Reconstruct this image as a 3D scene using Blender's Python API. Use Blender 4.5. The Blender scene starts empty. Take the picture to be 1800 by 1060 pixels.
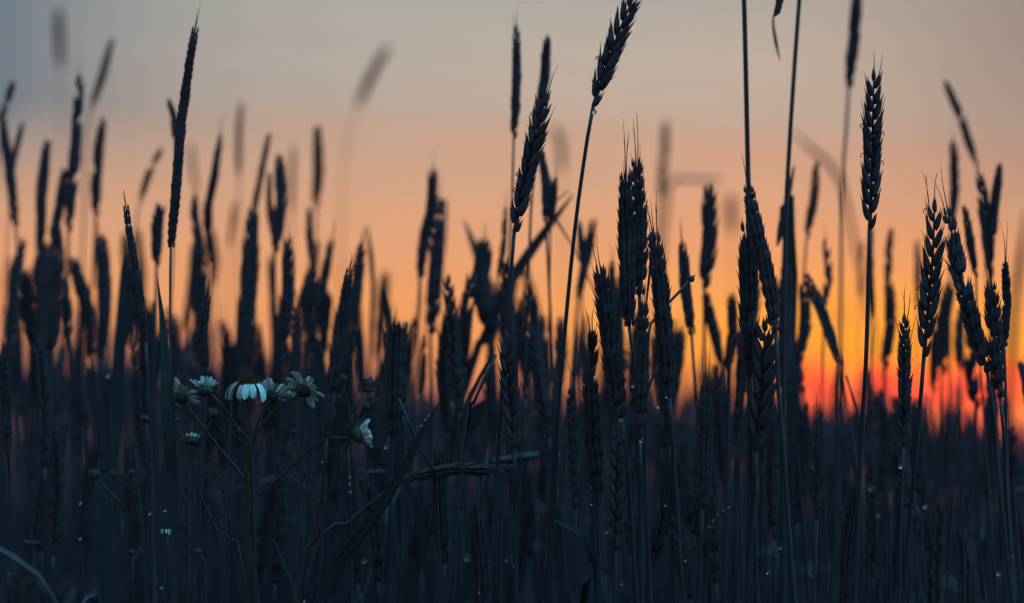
import bpy, math, random
import numpy as np
from mathutils import Vector
R = math.radians
rnd = random.Random(7)

# ------------------------------------------------------------------ camera
S = bpy.context.scene
CAM_H, LENS, F = 0.60, 85.0, 4250.0          # F: focal length in pixels of the 1800 px wide photograph
PITCH = math.atan(270.0 / F)
FOCUS = 1.40
cd = bpy.data.cameras.new('camera')
cd.lens, cd.sensor_width, cd.clip_start, cd.clip_end = LENS, 36.0, 0.05, 2000.0
cd.dof.use_dof = True
cd.dof.focus_distance = FOCUS
cd.dof.aperture_fstop = 5.4
cam = bpy.data.objects.new('camera', cd)
cam.location = (0, 0, CAM_H)
cam.rotation_euler = (math.pi / 2 + PITCH, 0, 0)
S.collection.objects.link(cam)
S.camera = cam
S.view_settings.view_transform = 'Standard'
S.view_settings.look = 'None'
S.view_settings.exposure = 0.0
S.view_settings.gamma = 1.0
S.cycles.max_bounces = 6
S.cycles.transmission_bounces = 6
S.cycles.use_denoising = True

# ------------------------------------------------------------------ sky
SUN_AZ, SUN_EL = (1590 - 900) / F, R(1.3)     # azimuth measured clockwise from +Y

def lin(c):
    return tuple(((v / 255) / 12.92 if v / 255 <= 0.04045 else ((v / 255 + 0.055) / 1.055) ** 2.4) for v in c)

W = bpy.data.worlds.new('World')
S.world = W
W.use_nodes = True
nt = W.node_tree
nt.nodes.clear()
def N(t, **kw):
    n = nt.nodes.new(t)
    for k, v in kw.items():
        setattr(n, k, v)
    return n
def L(a, b):
    nt.links.new(a, b)
def M(op, a, b=None, c=None, clamp=False):
    n = N('ShaderNodeMath', operation=op)
    n.use_clamp = clamp
    for i, v in enumerate((a, b, c)):
        if v is None:
            continue
        if isinstance(v, (int, float)):
            n.inputs[i].default_value = v
        else:
            L(v, n.inputs[i])
    return n.outputs[0]
def ramp(fac, stops, interp='LINEAR'):
    n = N('ShaderNodeValToRGB')
    n.color_ramp.interpolation = interp
    e = n.color_ramp.elements
    while len(e) > 1:
        e.remove(e[-1])
    e[0].position = stops[0][0]
    e[0].color = (*stops[0][1], 1)
    for p, c in stops[1:]:
        k = e.new(p)
        k.color = (*c, 1)
    L(fac, n.inputs[0])
    return n.outputs[0]
def mixc(fac, a, b):
    n = N('ShaderNodeMix', data_type='RGBA')
    if isinstance(fac, (int, float)):
        n.inputs[0].default_value = fac
    else:
        L(fac, n.inputs[0])
    for s, v in ((6, a), (7, b)):
        if isinstance(v, tuple):
            n.inputs[s].default_value = (*v, 1)
        else:
            L(v, n.inputs[s])
    return n.outputs[2]
tc = N('ShaderNodeTexCoord')
sx = N('ShaderNodeSeparateXYZ')
L(tc.outputs['Generated'], sx.inputs[0])
X, Y, Z = sx.outputs
elev = M('ARCSINE', Z)
azim = M('ARCTAN2', X, Y)
# drifting veils of cloud bend the bands of colour a little
cmb = N('ShaderNodeCombineXYZ')
L(M('MULTIPLY', azim, 5.0), cmb.inputs[0]); L(M('MULTIPLY', elev, 42.0), cmb.inputs[1])
nz = N('ShaderNodeTexNoise')
nz.inputs['Scale'].default_value = 1.0; nz.inputs['Detail'].default_value = 3.0
L(cmb.outputs[0], nz.inputs['Vector'])
warp = M('MULTIPLY', M('SUBTRACT', nz.outputs['Fac'], 0.5), 0.022)
el2 = M('ADD', M('ADD', elev, warp), M('MULTIPLY', azim, 0.035))
def e_(y):                                    # photograph row -> ramp position (0.4 rad = 1)
    return ((800 - y) / F) / 0.4
fac = M('DIVIDE', el2, 0.4, clamp=True)
ZEN = (0.32, 0.82, 1.36)
side = ramp(fac, [(0.0, lin((150, 100, 92))), (e_(690), lin((190, 122, 98))), (e_(630), lin((224, 144, 94))),
                  (e_(540), lin((230, 156, 102))), (e_(450), lin((223, 159, 115))), (e_(350), lin((208, 160, 128))),
                  (e_(240), lin((188, 160, 140))), (e_(190), lin((183, 167, 153))), (e_(100), lin((180, 171, 160))),
                  (e_(10), lin((168, 169, 161))), (0.62, lin((120, 148, 156))), (1.0, (0.13, 0.30, 0.36))])
sunw = ramp(fac, [(0.0, lin((250, 90, 30))), (e_(650), lin((255, 150, 14))), (e_(590), lin((255, 162, 22))),
                  (e_(520), lin((248, 158, 58))), (e_(440), lin((230, 152, 100))), (e_(340), lin((210, 155, 121))),
                  (e_(240), lin((196, 154, 134))), (e_(190), lin((186, 163, 147))), (e_(100), lin((182, 167, 154))),
                  (e_(10), lin((174, 163, 153))), (0.62, lin((120, 140, 150))), (1.0, (0.13, 0.29, 0.36))])
daz = M('SUBTRACT', azim, SUN_AZ)
g1 = M('POWER', math.e, M('MULTIPLY', M('POWER', M('ABSOLUTE', M('DIVIDE', daz, 0.150)), 2.0), -1.0))
col = mixc(g1, side, sunw)
# red glow hugging the horizon round the sun
sm = N('ShaderNodeMapRange', interpolation_type='SMOOTHSTEP')
L(M('ADD', elev, M('MULTIPLY', warp, 0.45)), sm.inputs[0])
sm.inputs[1].default_value, sm.inputs[2].default_value = (800 - 655) / F, (800 - 632) / F
sm.inputs[3].default_value, sm.inputs[4].default_value = 1.0, 0.0
sa = N('ShaderNodeMapRange', interpolation_type='SMOOTHSTEP')
L(M('ABSOLUTE', daz), sa.inputs[0])
sa.inputs[1].default_value, sa.inputs[2].default_value = 0.038, 0.066
sa.inputs[3].default_value, sa.inputs[4].default_value = 1.0, 0.0
cm2 = N('ShaderNodeCombineXYZ'); L(M('MULTIPLY', azim, 62.0), cm2.inputs[0]); L(M('MULTIPLY', elev, 95.0), cm2.inputs[1])
nz2 = N('ShaderNodeTexNoise'); nz2.inputs['Scale'].default_value = 1.0; nz2.inputs['Detail'].default_value = 2.0
L(cm2.outputs[0], nz2.inputs['Vector'])
hot = ramp(nz2.outputs['Fac'], [(0.36, (1.35, 0.055, 0.010)), (0.50, (1.40, 0.105, 0.016)), (0.66, (1.45, 0.32, 0.012))])
col = mixc(M('MULTIPLY', sm.outputs[0], sa.outputs[0]), col, hot)
cm3 = N('ShaderNodeCombineXYZ'); L(M('MULTIPLY', azim, 7.0), cm3.inputs[0]); L(M('ADD', M('MULTIPLY', elev, 120.0), M('MULTIPLY', azim, 9.0)), cm3.inputs[1])
nz3 = N('ShaderNodeTexNoise'); nz3.inputs['Scale'].default_value = 1.0; nz3.inputs['Detail'].default_value = 5.0
L(cm3.outputs[0], nz3.inputs['Vector'])
streak = ramp(nz3.outputs['Fac'], [(0.3, (0.98, 0.982, 0.995)), (0.7, (1.06, 1.05, 1.03))])
ms_ = N('ShaderNodeMix', data_type='RGBA', blend_type='MULTIPLY'); ms_.inputs[0].default_value = 1.0
L(col, ms_.inputs[6]); L(streak, ms_.inputs[7]); col = ms_.outputs[2]
vig_az = N('ShaderNodeMapRange', interpolation_type='SMOOTHSTEP')      # right-edge lens vignette, put into the sky colour as a mauve darkening
L(azim, vig_az.inputs[0]); vig_az.inputs[1].default_value, vig_az.inputs[2].default_value = 0.10, 0.26
vig_el = N('ShaderNodeMapRange', interpolation_type='SMOOTHSTEP')
L(elev, vig_el.inputs[0]); vig_el.inputs[1].default_value, vig_el.inputs[2].default_value = 0.05, 0.17
col = mixc(M('MULTIPLY', M('MULTIPLY', vig_az.outputs[0], vig_el.outputs[0]), 0.75), col, lin((128, 112, 108)))
# cooler and darker away from the sunset, towards the zenith and behind
cool = N('ShaderNodeMapRange', interpolation_type='SMOOTHSTEP')
L(M('ABSOLUTE', daz), cool.inputs[0])
cool.inputs[1].default_value, cool.inputs[2].default_value = 0.36, 1.3
dusk = ramp(M('DIVIDE', elev, 1.57, clamp=True), [(0.0, (0.04, 0.04, 0.10)), (0.2, (0.10, 0.31, 0.47)), (0.5, (0.36, 1.40, 2.10)), (1.0, ZEN)])
col = mixc(cool.outputs[0], col, dusk)
up = N('ShaderNodeMapRange', interpolation_type='SMOOTHSTEP')
L(elev, up.inputs[0])
up.inputs[1].default_value, up.inputs[2].default_value = 0.22, 0.75
col = mixc(up.outputs[0], col, dusk)
corner = M('MULTIPLY', M('MULTIPLY', M('SUBTRACT', -0.02, daz), 1.0, clamp=True), M('MULTIPLY', elev, 7.0, clamp=True), clamp=True)  # upper left lens vignette, darkened into the sky colour
col = mixc(M('MULTIPLY', M('POWER', corner, 5.0), 190.0, clamp=True), col, lin((104, 120, 132)))
skyt = N('ShaderNodeTexSky', sky_type='NISHITA')
skyt.sun_disc = False
skyt.sun_elevation = SUN_EL
skyt.sun_rotation = SUN_AZ
bg1 = N('ShaderNodeBackground'); L(col, bg1.inputs[0]); bg1.inputs[1].default_value = 1.0
bg2 = N('ShaderNodeBackground'); L(skyt.outputs[0], bg2.inputs[0]); bg2.inputs[1].default_value = 0.006
ad = N('ShaderNodeAddShader'); L(bg1.outputs[0], ad.inputs[0]); L(bg2.outputs[0], ad.inputs[1])
wo = N('ShaderNodeOutputWorld'); L(ad.outputs[0], wo.inputs[0])

sd = bpy.data.lights.new('sun', 'SUN')
sd.energy, sd.angle, sd.color = 4.0, R(0.6), (1.0, 0.30, 0.08)
sun = bpy.data.objects.new('sun', sd)
sv = Vector((math.sin(SUN_AZ) * math.cos(SUN_EL), math.cos(SUN_AZ) * math.cos(SUN_EL), math.sin(SUN_EL)))
sun.rotation_euler = sv.to_track_quat('Z', 'Y').to_euler()
S.collection.objects.link(sun)

# ------------------------------------------------------------------ materials
def mat(name, c1, c2, scale=60.0, rough=0.6, spec=0.3, bump=0.0, trans=0.0, stretch=(1, 1, 1), sheen=0.0):
    m = bpy.data.materials.new(name)
    m.use_nodes = True
    t = m.node_tree
    p = t.nodes['Principled BSDF']
    co = t.nodes.new('ShaderNodeTexCoord'); mp = t.nodes.new('ShaderNodeMapping')
    mp.inputs['Scale'].default_value = stretch
    no = t.nodes.new('ShaderNodeTexNoise'); no.inputs['Scale'].default_value = scale; no.inputs['Detail'].default_value = 4
    mx = t.nodes.new('ShaderNodeMix'); mx.data_type = 'RGBA'
    oi = t.nodes.new('ShaderNodeObjectInfo')
    t.links.new(co.outputs['Object'], mp.inputs[0]); t.links.new(mp.outputs[0], no.inputs['Vector'])
    mx.inputs[6].default_value = (*c1, 1); mx.inputs[7].default_value = (*c2, 1)
    mr = t.nodes.new('ShaderNodeMapRange'); mr.inputs[1].default_value, mr.inputs[2].default_value = 0.3, 0.7
    t.links.new(no.outputs['Fac'], mr.inputs[0]); t.links.new(mr.outputs[0], mx.inputs[0])
    hs = t.nodes.new('ShaderNodeHueSaturation')
    mv = t.nodes.new('ShaderNodeMapRange'); mv.inputs[3].default_value, mv.inputs[4].default_value = 0.75, 1.25
    t.links.new(oi.outputs['Random'], mv.inputs[0]); t.links.new(mv.outputs[0], hs.inputs['Value'])
    t.links.new(mx.outputs[2], hs.inputs['Color'])
    t.links.new(hs.outputs[0], p.inputs['Base Color'])
    p.inputs['Roughness'].default_value = rough
    p.inputs['Specular IOR Level'].default_value = spec
    if sheen:
        p.inputs['Sheen Weight'].default_value = sheen
        p.inputs['Sheen Roughness'].default_value = 0.4
    if bump:
        b = t.nodes.new('ShaderNodeBump'); b.inputs['Strength'].default_value = bump; b.inputs['Distance'].default_value = 0.001
        t.links.new(no.outputs['Fac'], b.inputs['Height']); t.links.new(b.outputs[0], p.inputs['Normal'])
    if trans:
        tr = t.nodes.new('ShaderNodeBsdfTranslucent'); t.links.new(hs.outputs[0], tr.inputs[0])
        ms = t.nodes.new('ShaderNodeMixShader'); ms.inputs[0].default_value = trans
        t.links.new(p.outputs[0], ms.inputs[1]); t.links.new(tr.outputs[0], ms.inputs[2])
        t.links.new(ms.outputs[0], t.nodes['Material Output'].inputs[0])
    return m
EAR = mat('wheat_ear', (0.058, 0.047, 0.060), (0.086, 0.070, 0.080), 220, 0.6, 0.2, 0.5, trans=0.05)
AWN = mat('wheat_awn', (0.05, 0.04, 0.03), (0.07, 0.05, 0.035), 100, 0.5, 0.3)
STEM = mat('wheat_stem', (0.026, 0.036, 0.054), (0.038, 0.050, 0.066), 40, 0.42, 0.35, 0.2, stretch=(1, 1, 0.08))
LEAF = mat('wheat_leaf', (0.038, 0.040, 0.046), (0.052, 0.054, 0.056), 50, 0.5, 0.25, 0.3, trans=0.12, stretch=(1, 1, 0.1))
PETAL = mat('daisy_petal', (0.62, 0.76, 0.72), (0.72, 0.86, 0.82), 120, 0.6, 0.2, 0.2, trans=0.08)  # white petals, with the teal cast of the skylight tinted into their colour
DISC = mat('daisy_disc', (0.06, 0.020, 0.007), (0.13, 0.042, 0.010), 500, 0.7, 0.2, 0.8)
CUP = mat('daisy_cup', (0.045, 0.05, 0.04), (0.09, 0.085, 0.07), 400, 0.6, 0.3, 0.6)
BUD = mat('daisy_bud', (0.06, 0.045, 0.045), (0.17, 0.13, 0.13), 500, 0.7, 0.2, 0.6)
HERB = mat('daisy_stem', (0.034, 0.028, 0.026), (0.05, 0.042, 0.038), 80, 0.5, 0.35, 0.2)
SOIL = mat('soil', (0.030, 0.022, 0.016), (0.060, 0.046, 0.034), 9, 0.9, 0.1, 0.8)
CROP = mat('crop', (0.040, 0.033, 0.045), (0.058, 0.048, 0.060), 14, 0.6, 0.2)
DEW = bpy.data.materials.new('dew'); DEW.use_nodes = True
_p = DEW.node_tree.nodes['Principled BSDF']
_p.inputs['Base Color'].default_value = (1, 1, 1, 1); _p.inputs['Roughness'].default_value = 0.0
_p.inputs['IOR'].default_value = 1.333; _p.inputs['Transmission Weight'].default_value = 1.0

# ------------------------------------------------------------------ mesh helpers
cp, sp = math.cos(PITCH), math.sin(PITCH)
def at(u, v, d):
    """photograph pixel (u, v) at depth d metres along the viewing axis -> world point"""
    xc, yc = (u - 900) / F * d, (530 - v) / F * d
    return np.array([xc, d * cp - yc * sp, CAM_H + d * sp + yc * cp])
def unit(v):
    return v / (np.linalg.norm(v) + 1e-12)
def catmull(P, n):
    P = np.asarray(P, float)
    if len(P) == 2:
        t = np.linspace(0, 1, n)[:, None]
        return P[0] * (1 - t) + P[1] * t
    Q = np.vstack([2 * P[0] - P[1], P, 2 * P[-1] - P[-2]])
    seg = np.linalg.norm(np.diff(P, axis=0), axis=1)
    cum = np.concatenate([[0], np.cumsum(seg)])
    out = []
    for s in np.linspace(0, cum[-1], n):
        i = min(int(np.searchsorted(cum, s, side='right')) - 1, len(seg) - 1)
        t = (s - cum[i]) / max(seg[i], 1e-9)
        a, b, c, d = Q[i], Q[i + 1], Q[i + 2], Q[i + 3]
        out.append(0.5 * ((2 * b) + (c - a) * t + (2 * a - 5 * b + 4 * c - d) * t * t + (3 * b - a - 3 * c + d) * t ** 3))
    return np.array(out)
class MB:
    def __init__(self):
        self.v, self.q, self.t, self.n = [], [], [], 0
    def add(self, V, Q=None, T=None):
        V = np.asarray(V, float)
        if Q is not None and len(Q):
            self.q.append(np.asarray(Q, int) + self.n)
        if T is not None and len(T):
            self.t.append(np.asarray(T, int) + self.n)
        self.v.append(V); self.n += len(V)
    def tube(self, P, r, sides=6, cap=True):
        P = np.asarray(P, float); K = len(P)
        r = np.broadcast_to(np.asarray(r, float), (K,))
        T = np.gradient(P, axis=0); T /= np.linalg.norm(T, axis=1)[:, None] + 1e-12
        ref = np.array([0.0, 1.0, 0.0]) if abs(T[0][1]) < 0.8 else np.array([1.0, 0, 0])
        A = np.cross(T, ref); A /= np.linalg.norm(A, axis=1)[:, None] + 1e-12
        B = np.cross(T, A)
        th = np.arange(sides) * 2 * math.pi / sides
        V = P[:, None, :] + r[:, None, None] * (np.cos(th)[None, :, None] * A[:, None, :] + np.sin(th)[None, :, None] * B[:, None, :])
        i = np.arange(K - 1)[:, None] * sides; j = np.arange(sides)[None, :]; j2 = (j + 1) % sides
        Q = np.stack([i + j, i + j2, i + sides + j2, i + sides + j], -1).reshape(-1, 4)
        Tt = []
        if cap:
            for k in range(1, sides - 1):
                Tt.append((0, k + 1, k)); b = (K - 1) * sides; Tt.append((b, b + k, b + k + 1))
        self.add(V.reshape(-1, 3), Q, Tt)
    def floret(self, p, a, s, n, length, rs, rn, rings=6, sides=7, bow=0.0, spike=0.25):
        """pointed husk from p along a; half widths rs (along s) and rn (along n); bows towards s"""
        u = np.linspace(0, 1, rings + 1)
        prof = np.sin(np.pi * np.clip(u, 0, 1) ** 0.72) ** 0.85 * (1 - 0.25 * u)
        prof[0] = 0.28
        prof[-1] = 0.02
        u2 = u.copy(); u2[-1] = 1 + spike
        C = p + np.outer(u2 * length, a) + np.outer(bow * length * (u2 ** 2 - u2 * 0.6), s)
        th = np.arange(sides) * 2 * math.pi / sides
        ring = np.cos(th)[:, None] * s * rs + np.sin(th)[:, None] * n * rn
        V = C[:, None, :] + prof[:, None, None] * ring[None]
        K = rings + 1
        i = np.arange(K - 1)[:, None] * sides; j = np.arange(sides)[None, :]; j2 = (j + 1) % sides
        Q = np.stack([i + j, i + j2, i + sides + j2, i + sides + j], -1).reshape(-1, 4)
        self.add(V.reshape(-1, 3), Q)
    def blade(self, P, w, nrm, fold=0.25, thick=0.0004):
        """leaf: centre line P, full widths w, a shallow V about the midrib, real thickness"""
        P = np.asarray(P, float); K = len(P)
        w = np.broadcast_to(np.asarray(w, float), (K,))
        T = np.gradient(P, axis=0); T /= np.linalg.norm(T, axis=1)[:, None] + 1e-12
        Sx = np.cross(T, np.asarray(nrm, float)); Sx /= np.linalg.norm(Sx, axis=1)[:, None] + 1e-12
        Nn = np.cross(Sx, T)
        h = w[:, None] / 2
        ru = random.Random(int(abs(P[0][0]) * 9000) + K)
        wv = np.array([[1 + ru.uniform(-0.09, 0.07)] for _ in range(K)]); h = h * wv
        fold = fold * np.linspace(1.0, ru.uniform(0.4, 2.2), K)[:, None]
        rows = [P - Sx * h + Nn * h * fold, P - Sx * h * 0.5 + Nn * h * fold * 0.45, P, P + Sx * h * 0.5 + Nn * h * fold * 0.45, P + Sx * h + Nn * h * fold]
        top = np.stack(rows, 1)
        tk = thick * np.array([0.3, 0.8, 1.3, 0.8, 0.3])[None, :, None] * np.clip(w / (w.max() + 1e-9), 0.15, 1)[:, None, None]
        bot = top - Nn[:, None, :] * tk
        V = np.concatenate([top, bot[:, ::-1]], 1)
        m = 10
        i = np.arange(K - 1)[:, None] * m; j = np.arange(m)[None, :]; j2 = (j + 1) % m
        Q = np.stack([i + j, i + j2, i + m + j2, i + m + j], -1).reshape(-1, 4)
        self.add(V.reshape(-1, 3), Q)
    def ball(self, c, rx, ry=None, rz=None, ax=None, nu=10, nv=6):
        ry = rx if ry is None else ry; rz = rx if rz is None else rz
        A = np.eye(3) if ax is None else ax
        ph = np.linspace(0.02, math.pi - 0.02, nv + 1); th = np.arange(nu) * 2 * math.pi / nu
        V = np.stack([np.outer(np.sin(ph), np.cos(th)) * rx, np.outer(np.sin(ph), np.sin(th)) * ry, np.outer(np.cos(ph), np.ones(nu)) * rz], -1).reshape(-1, 3) @ A + c
        i = np.arange(nv)[:, None] * nu; j = np.arange(nu)[None, :]; j2 = (j + 1) % nu
        Q = np.stack([i + j, i + nu + j, i + nu + j2, i + j2], -1).reshape(-1, 4)
        self.add(V, Q)
    def build(self, name, m, parent=None, origin=(0, 0, 0)):
        V = np.vstack(self.v) - np.asarray(origin, float)
        Q = np.vstack(self.q) if self.q else np.zeros((0, 4), int)
        T = np.vstack(self.t) if self.t else np.zeros((0, 3), int)
        me = bpy.data.meshes.new(name)
        me.vertices.add(len(V)); me.vertices.foreach_set('co', V.ravel())
        loops = np.concatenate([Q.ravel(), T.ravel()])
        me.loops.add(len(loops)); me.loops.foreach_set('vertex_index', loops)
        tot = np.concatenate([np.full(len(Q), 4), np.full(len(T), 3)])
        st = np.concatenate([[0], np.cumsum(tot)[:-1]])
        me.polygons.add(len(tot)); me.polygons.foreach_set('loop_start', st); me.polygons.foreach_set('loop_total', tot)
        me.polygons.foreach_set('use_smooth', np.ones(len(tot), bool))
        me.update(calc_edges=True); me.validate()
        me.materials.append(m)
        o = bpy.data.objects.new(name, me)
        S.collection.objects.link(o)
        if parent is not None:
            o.parent = parent
        else:
            o.location = origin
        return o
def tag(o, label=None, cat=None, group=None, kind=None):
    for k, v in (('label', label), ('category', cat), ('group', group), ('kind', kind)):
        if v:
            o[k] = v
    return o
def empty(name, loc):
    o = bpy.data.objects.new(name, None)
    o.empty_display_size = 0.02
    o.location = loc
    S.collection.objects.link(o)
    return o

# ------------------------------------------------------------------ ground
gm = MB()
g = np.concatenate([-np.geomspace(0.5, 100, 22)[::-1], [0], np.geomspace(0.5, 100, 22)])
GX, GY = np.meshgrid(g, g)
GZ = 0.012 * np.sin(GX * 7.1) * np.cos(GY * 5.3) * (np.hypot(GX, GY) < 40) - 0.012
n_ = len(g)
i = np.arange(n_ - 1)[:, None] * n_; j = np.arange(n_ - 1)[None, :]
gm.add(np.stack([GX, GY, GZ], -1).reshape(-1, 3), np.stack([i + j, i + j + 1, i + n_ + j + 1, i + n_ + j], -1).reshape(-1, 4))
tag(gm.build('ground', SOIL), 'dark bare soil under the wheat field', None, None, 'structure')

# ------------------------------------------------------------------ wheat
VIEW = np.array([0.0, cp, sp])
def ear_shapes(P, W, spin, rng, fine, lax=1.0):
    """husks of a wheat ear along curve P (base to tip): list of spikelet MBs, the rachis MB, tips for awns"""
    seg = np.linalg.norm(np.diff(P, axis=0), axis=1); Ltot = seg.sum()
    cum = np.concatenate([[0], np.cumsum(seg)]) / Ltot
    n = int(max(12, min(60, round(2.3 * Ltot / W / (lax * rng.uniform(0.88, 1.12))))))
    rings, sides = (8, 9) if fine else (5, 6)
    spk, tips = [], []
    fat, lng, gap = rng.uniform(0.90, 1.10), rng.uniform(0.90, 1.12), rng.choice((0, 0, 0.03, 0.08)) if not fine or spin > 0.7 else 0
    def pt(u):
        return np.array([np.interp(u, cum, P[:, k]) for k in range(3)])
    for k in range(n + 1):
        u = (k + 0.1) / n * 0.94
        c = pt(u); t = unit(pt(min(1, u + 0.04)) - pt(max(0, u - 0.04)))
        s = unit(np.cross(t, VIEW)); nn = np.cross(s, t)
        ph = spin + rng.uniform(-0.12, 0.12)
        o = s * math.cos(ph) + nn * math.sin(ph)
        m = np.cross(t, o)
        sg = 1 if k % 2 else -1
        sc = np.interp(u, [0, 0.06, 0.25, 0.6, 0.85, 1.0], [0.5, 0.8, 1.0, 0.93, 0.66, 0.34]) * rng.uniform(0.92, 1.08)
        end = k == n
        if rng.random() < gap and 2 < k < n:
            continue
        b = MB()
        out = o * sg
        tilt = R(rng.uniform(12.5, 17.5) if fine else rng.uniform(8, 13)) if not end else 0.0
        a0 = unit(t * math.cos(tilt) + out * math.sin(tilt))
        Ls = W * (1.30 if fine else 1.40) * sc * lng
        p0 = c + out * W * (0.07 if not end else 0)
        for q in (-1, 0, 1):
            fan = q * R(5.5) + rng.uniform(-0.05, 0.05)
            a = unit(a0 * math.cos(fan) + m * math.sin(fan))
            so = unit(out - a * np.dot(out, a)); mo = np.cross(a, so)
            ln = Ls * (1.0 if q == 0 else 0.93) * rng.uniform(0.94, 1.06)
            b.floret(p0 + m * q * W * 0.17 + so * (W * 0.05 if q == 0 else 0), a, so, mo, ln, W * (0.165 if fine else 0.195) * sc * fat, W * 0.175 * sc * fat, rings, sides, 0.03, rng.uniform(0.06, 0.30) if fine else 0.15)
            if fine and q != 0:      # the narrower glume that clasps the husk's foot
                b.floret(p0 + m * q * W * 0.24 + so * W * 0.02, unit(a + m * q * 0.10), so, mo, ln * 0.66, W * 0.10 * sc, W * 0.12 * sc, 6, 7, 0.12, 0.3)
        if fine and rng.random() < 0.22:   # a spent anther dangling at the husk's edge
            e = p0 + a0 * Ls * 0.8 + out * W * 0.12
            b.tube(catmull([e, e + out * W * 0.10 - t * W * 0.05, e + out * W * 0.13 - t * W * 0.22], 4), W * 0.022, 4)
        spk.append(b)
        tips.append((p0 + a0 * Ls * 1.12, a0, out, t, u))
    ra = MB()
    ra.tube(P[: max(3, int(len(P) * 0.97))], np.linspace(W * 0.10, W * 0.04, max(3, int(len(P) * 0.97))), 6)
    return spk, ra, tips

def stem_line(base, pts, d, rng):
    """world points from the ear's foot down through the listed pixels to the soil"""
    P = [base] + [at(u, v, d) for u, v in pts]
    a, b = (P[-2], P[-1]) if len(P) > 1 else (P[-1] + np.array([0, 0, 0.1]), P[-1])
    sl = (b[0] - a[0]) / max(a[2] - b[2], 0.02)
    sl = max(-0.25, min(0.25, sl))
    z = b[2]
    y0 = b[1] + rng.uniform(-0.015, 0.015)
    if z > 0.25:
        P.append(np.array([b[0] + sl * (z * 0.5), (b[1] + y0) / 2, z * 0.5]))
    P.append(np.array([P[-1][0] + sl * 0.3 * P[-1][2], y0, -0.004]))
    return np.array(P)

def wheat(tip, foot, w, d, label, mid=None, spin=0.0, stem=(), awns=0, awnlen=60, fine=None, leaf=0, rpx=None, group='wheat ears standing in the field', lax=1.0, seed=None, parts=None, wide=1.0):
    rng = random.Random(seed if seed is not None else int(tip[0] * 31 + tip[1] * 17 + foot[0]))
    fine = (d < 1.5 and d > 1.3) if fine is None else fine
    parts = fine if parts is None else parts
    px = d / F
    w = w * ((0.80 if spin > 0.7 else 1.0) if fine is not False else wide)
    pts = [at(*foot, d)] + ([at(*m_, d) for m_ in reversed(mid)] if mid else []) + [at(*tip, d)]
    if not mid:
        pts.insert(1, (pts[0] + pts[1]) / 2 + np.array([rng.uniform(-0.3, 0.3) * w * px, 0, 0]))
    P = catmull(pts, 24)
    # gentle wander out of the picture plane
    P[:, 1] += np.linspace(0, 1, 24) ** 2 * rng.uniform(-0.008, 0.008)
    SL = stem_line(P[0], stem, d, rng)
    base = np.array([SL[-1][0], SL[-1][1], 0.0])
    th = empty('wheat_plant', base)
    tag(th, label, 'wheat', group)
    spk, ra, tips = ear_shapes(P, w * px, spin, rng, fine, lax)
    if parts:
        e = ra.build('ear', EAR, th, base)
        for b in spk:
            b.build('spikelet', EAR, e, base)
    else:
        for b in spk:
            ra.v += b.v; ra.q += [q + ra.n for q in b.q]; ra.t += [q + ra.n for q in b.t]; ra.n += b.n
        e = ra.build('ear', EAR, th, base)
    if awns:
        top = [x for x in tips if x[4] > 0.45]
        for k in range(awns + (3 if fine else 0)):
            q = tips[-1] if k == 0 else (tips[-2] if k == 1 else rng.choice(top))
            ln = awnlen * px * rng.uniform(0.55, 1.1) * (1 if q[4] > 0.8 else 0.7)
            a = unit(q[1] * 0.5 + q[3] * 0.8)
            A = catmull([q[0] - q[1] * 0.004, q[0] + a * ln * 0.5, q[0] + a * ln + q[2] * ln * rng.uniform(-0.05, 0.22)], 8)
            ab = MB(); ab.tube(A, np.linspace(0.00036, 0.00007, 8), 4)
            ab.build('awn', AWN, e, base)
    r = (rpx * px / 2) if rpx else min(0.00135, w * px * 0.13)
    C = catmull(SL, 44)
    rr = np.linspace(r * 0.82, r * 1.25, 44)
    k = rng.randint(10, 22); rr[k + 1:k + 9] *= np.linspace(1.32, 1.18, 8); rr[k] *= 1.75; rr[k - 1] *= 1.2; rr[(k + 31) % 44 if k < 12 else 36] *= 1.6
    C[:, 0] += np.concatenate([np.zeros(k), np.linspace(0, rng.uniform(-0.004, 0.004), 44 - k)])
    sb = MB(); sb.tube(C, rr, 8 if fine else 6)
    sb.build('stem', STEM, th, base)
    for _ in range(leaf):
        k = rng.randint(14, 34) if not fine else rng.randint(12, 19)
        p = C[k]; ang = rng.uniform(0, 2 * math.pi)
        dr = np.array([math.cos(ang), math.sin(ang) * 0.6, 0.0]); ln = rng.uniform(0.10, 0.22)
        rise = rng.uniform(0.35, 0.9)
        LP = catmull([p, p + dr * ln * 0.25 + np.array([0, 0, ln * 0.35 * rise]), p + dr * ln * 0.6 + np.array([0, 0, ln * 0.42 * rise]), p + dr * ln * 0.85 + np.array([0, 0, ln * rng.uniform(-0.25, 0.3)])], 14)
        wd = rng.uniform(0.005, 0.010) * np.sin(np.pi * np.linspace(0.12, 0.985, 14)) ** 0.7
        lb = MB(); lb.blade(LP, wd, np.cross(dr, [0, 0, 1.0]) if rng.random() < 0.4 else np.array([dr[0] * -0.3, -0.9, 0.5]), 0.3)
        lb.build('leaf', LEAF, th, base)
    return th

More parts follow.
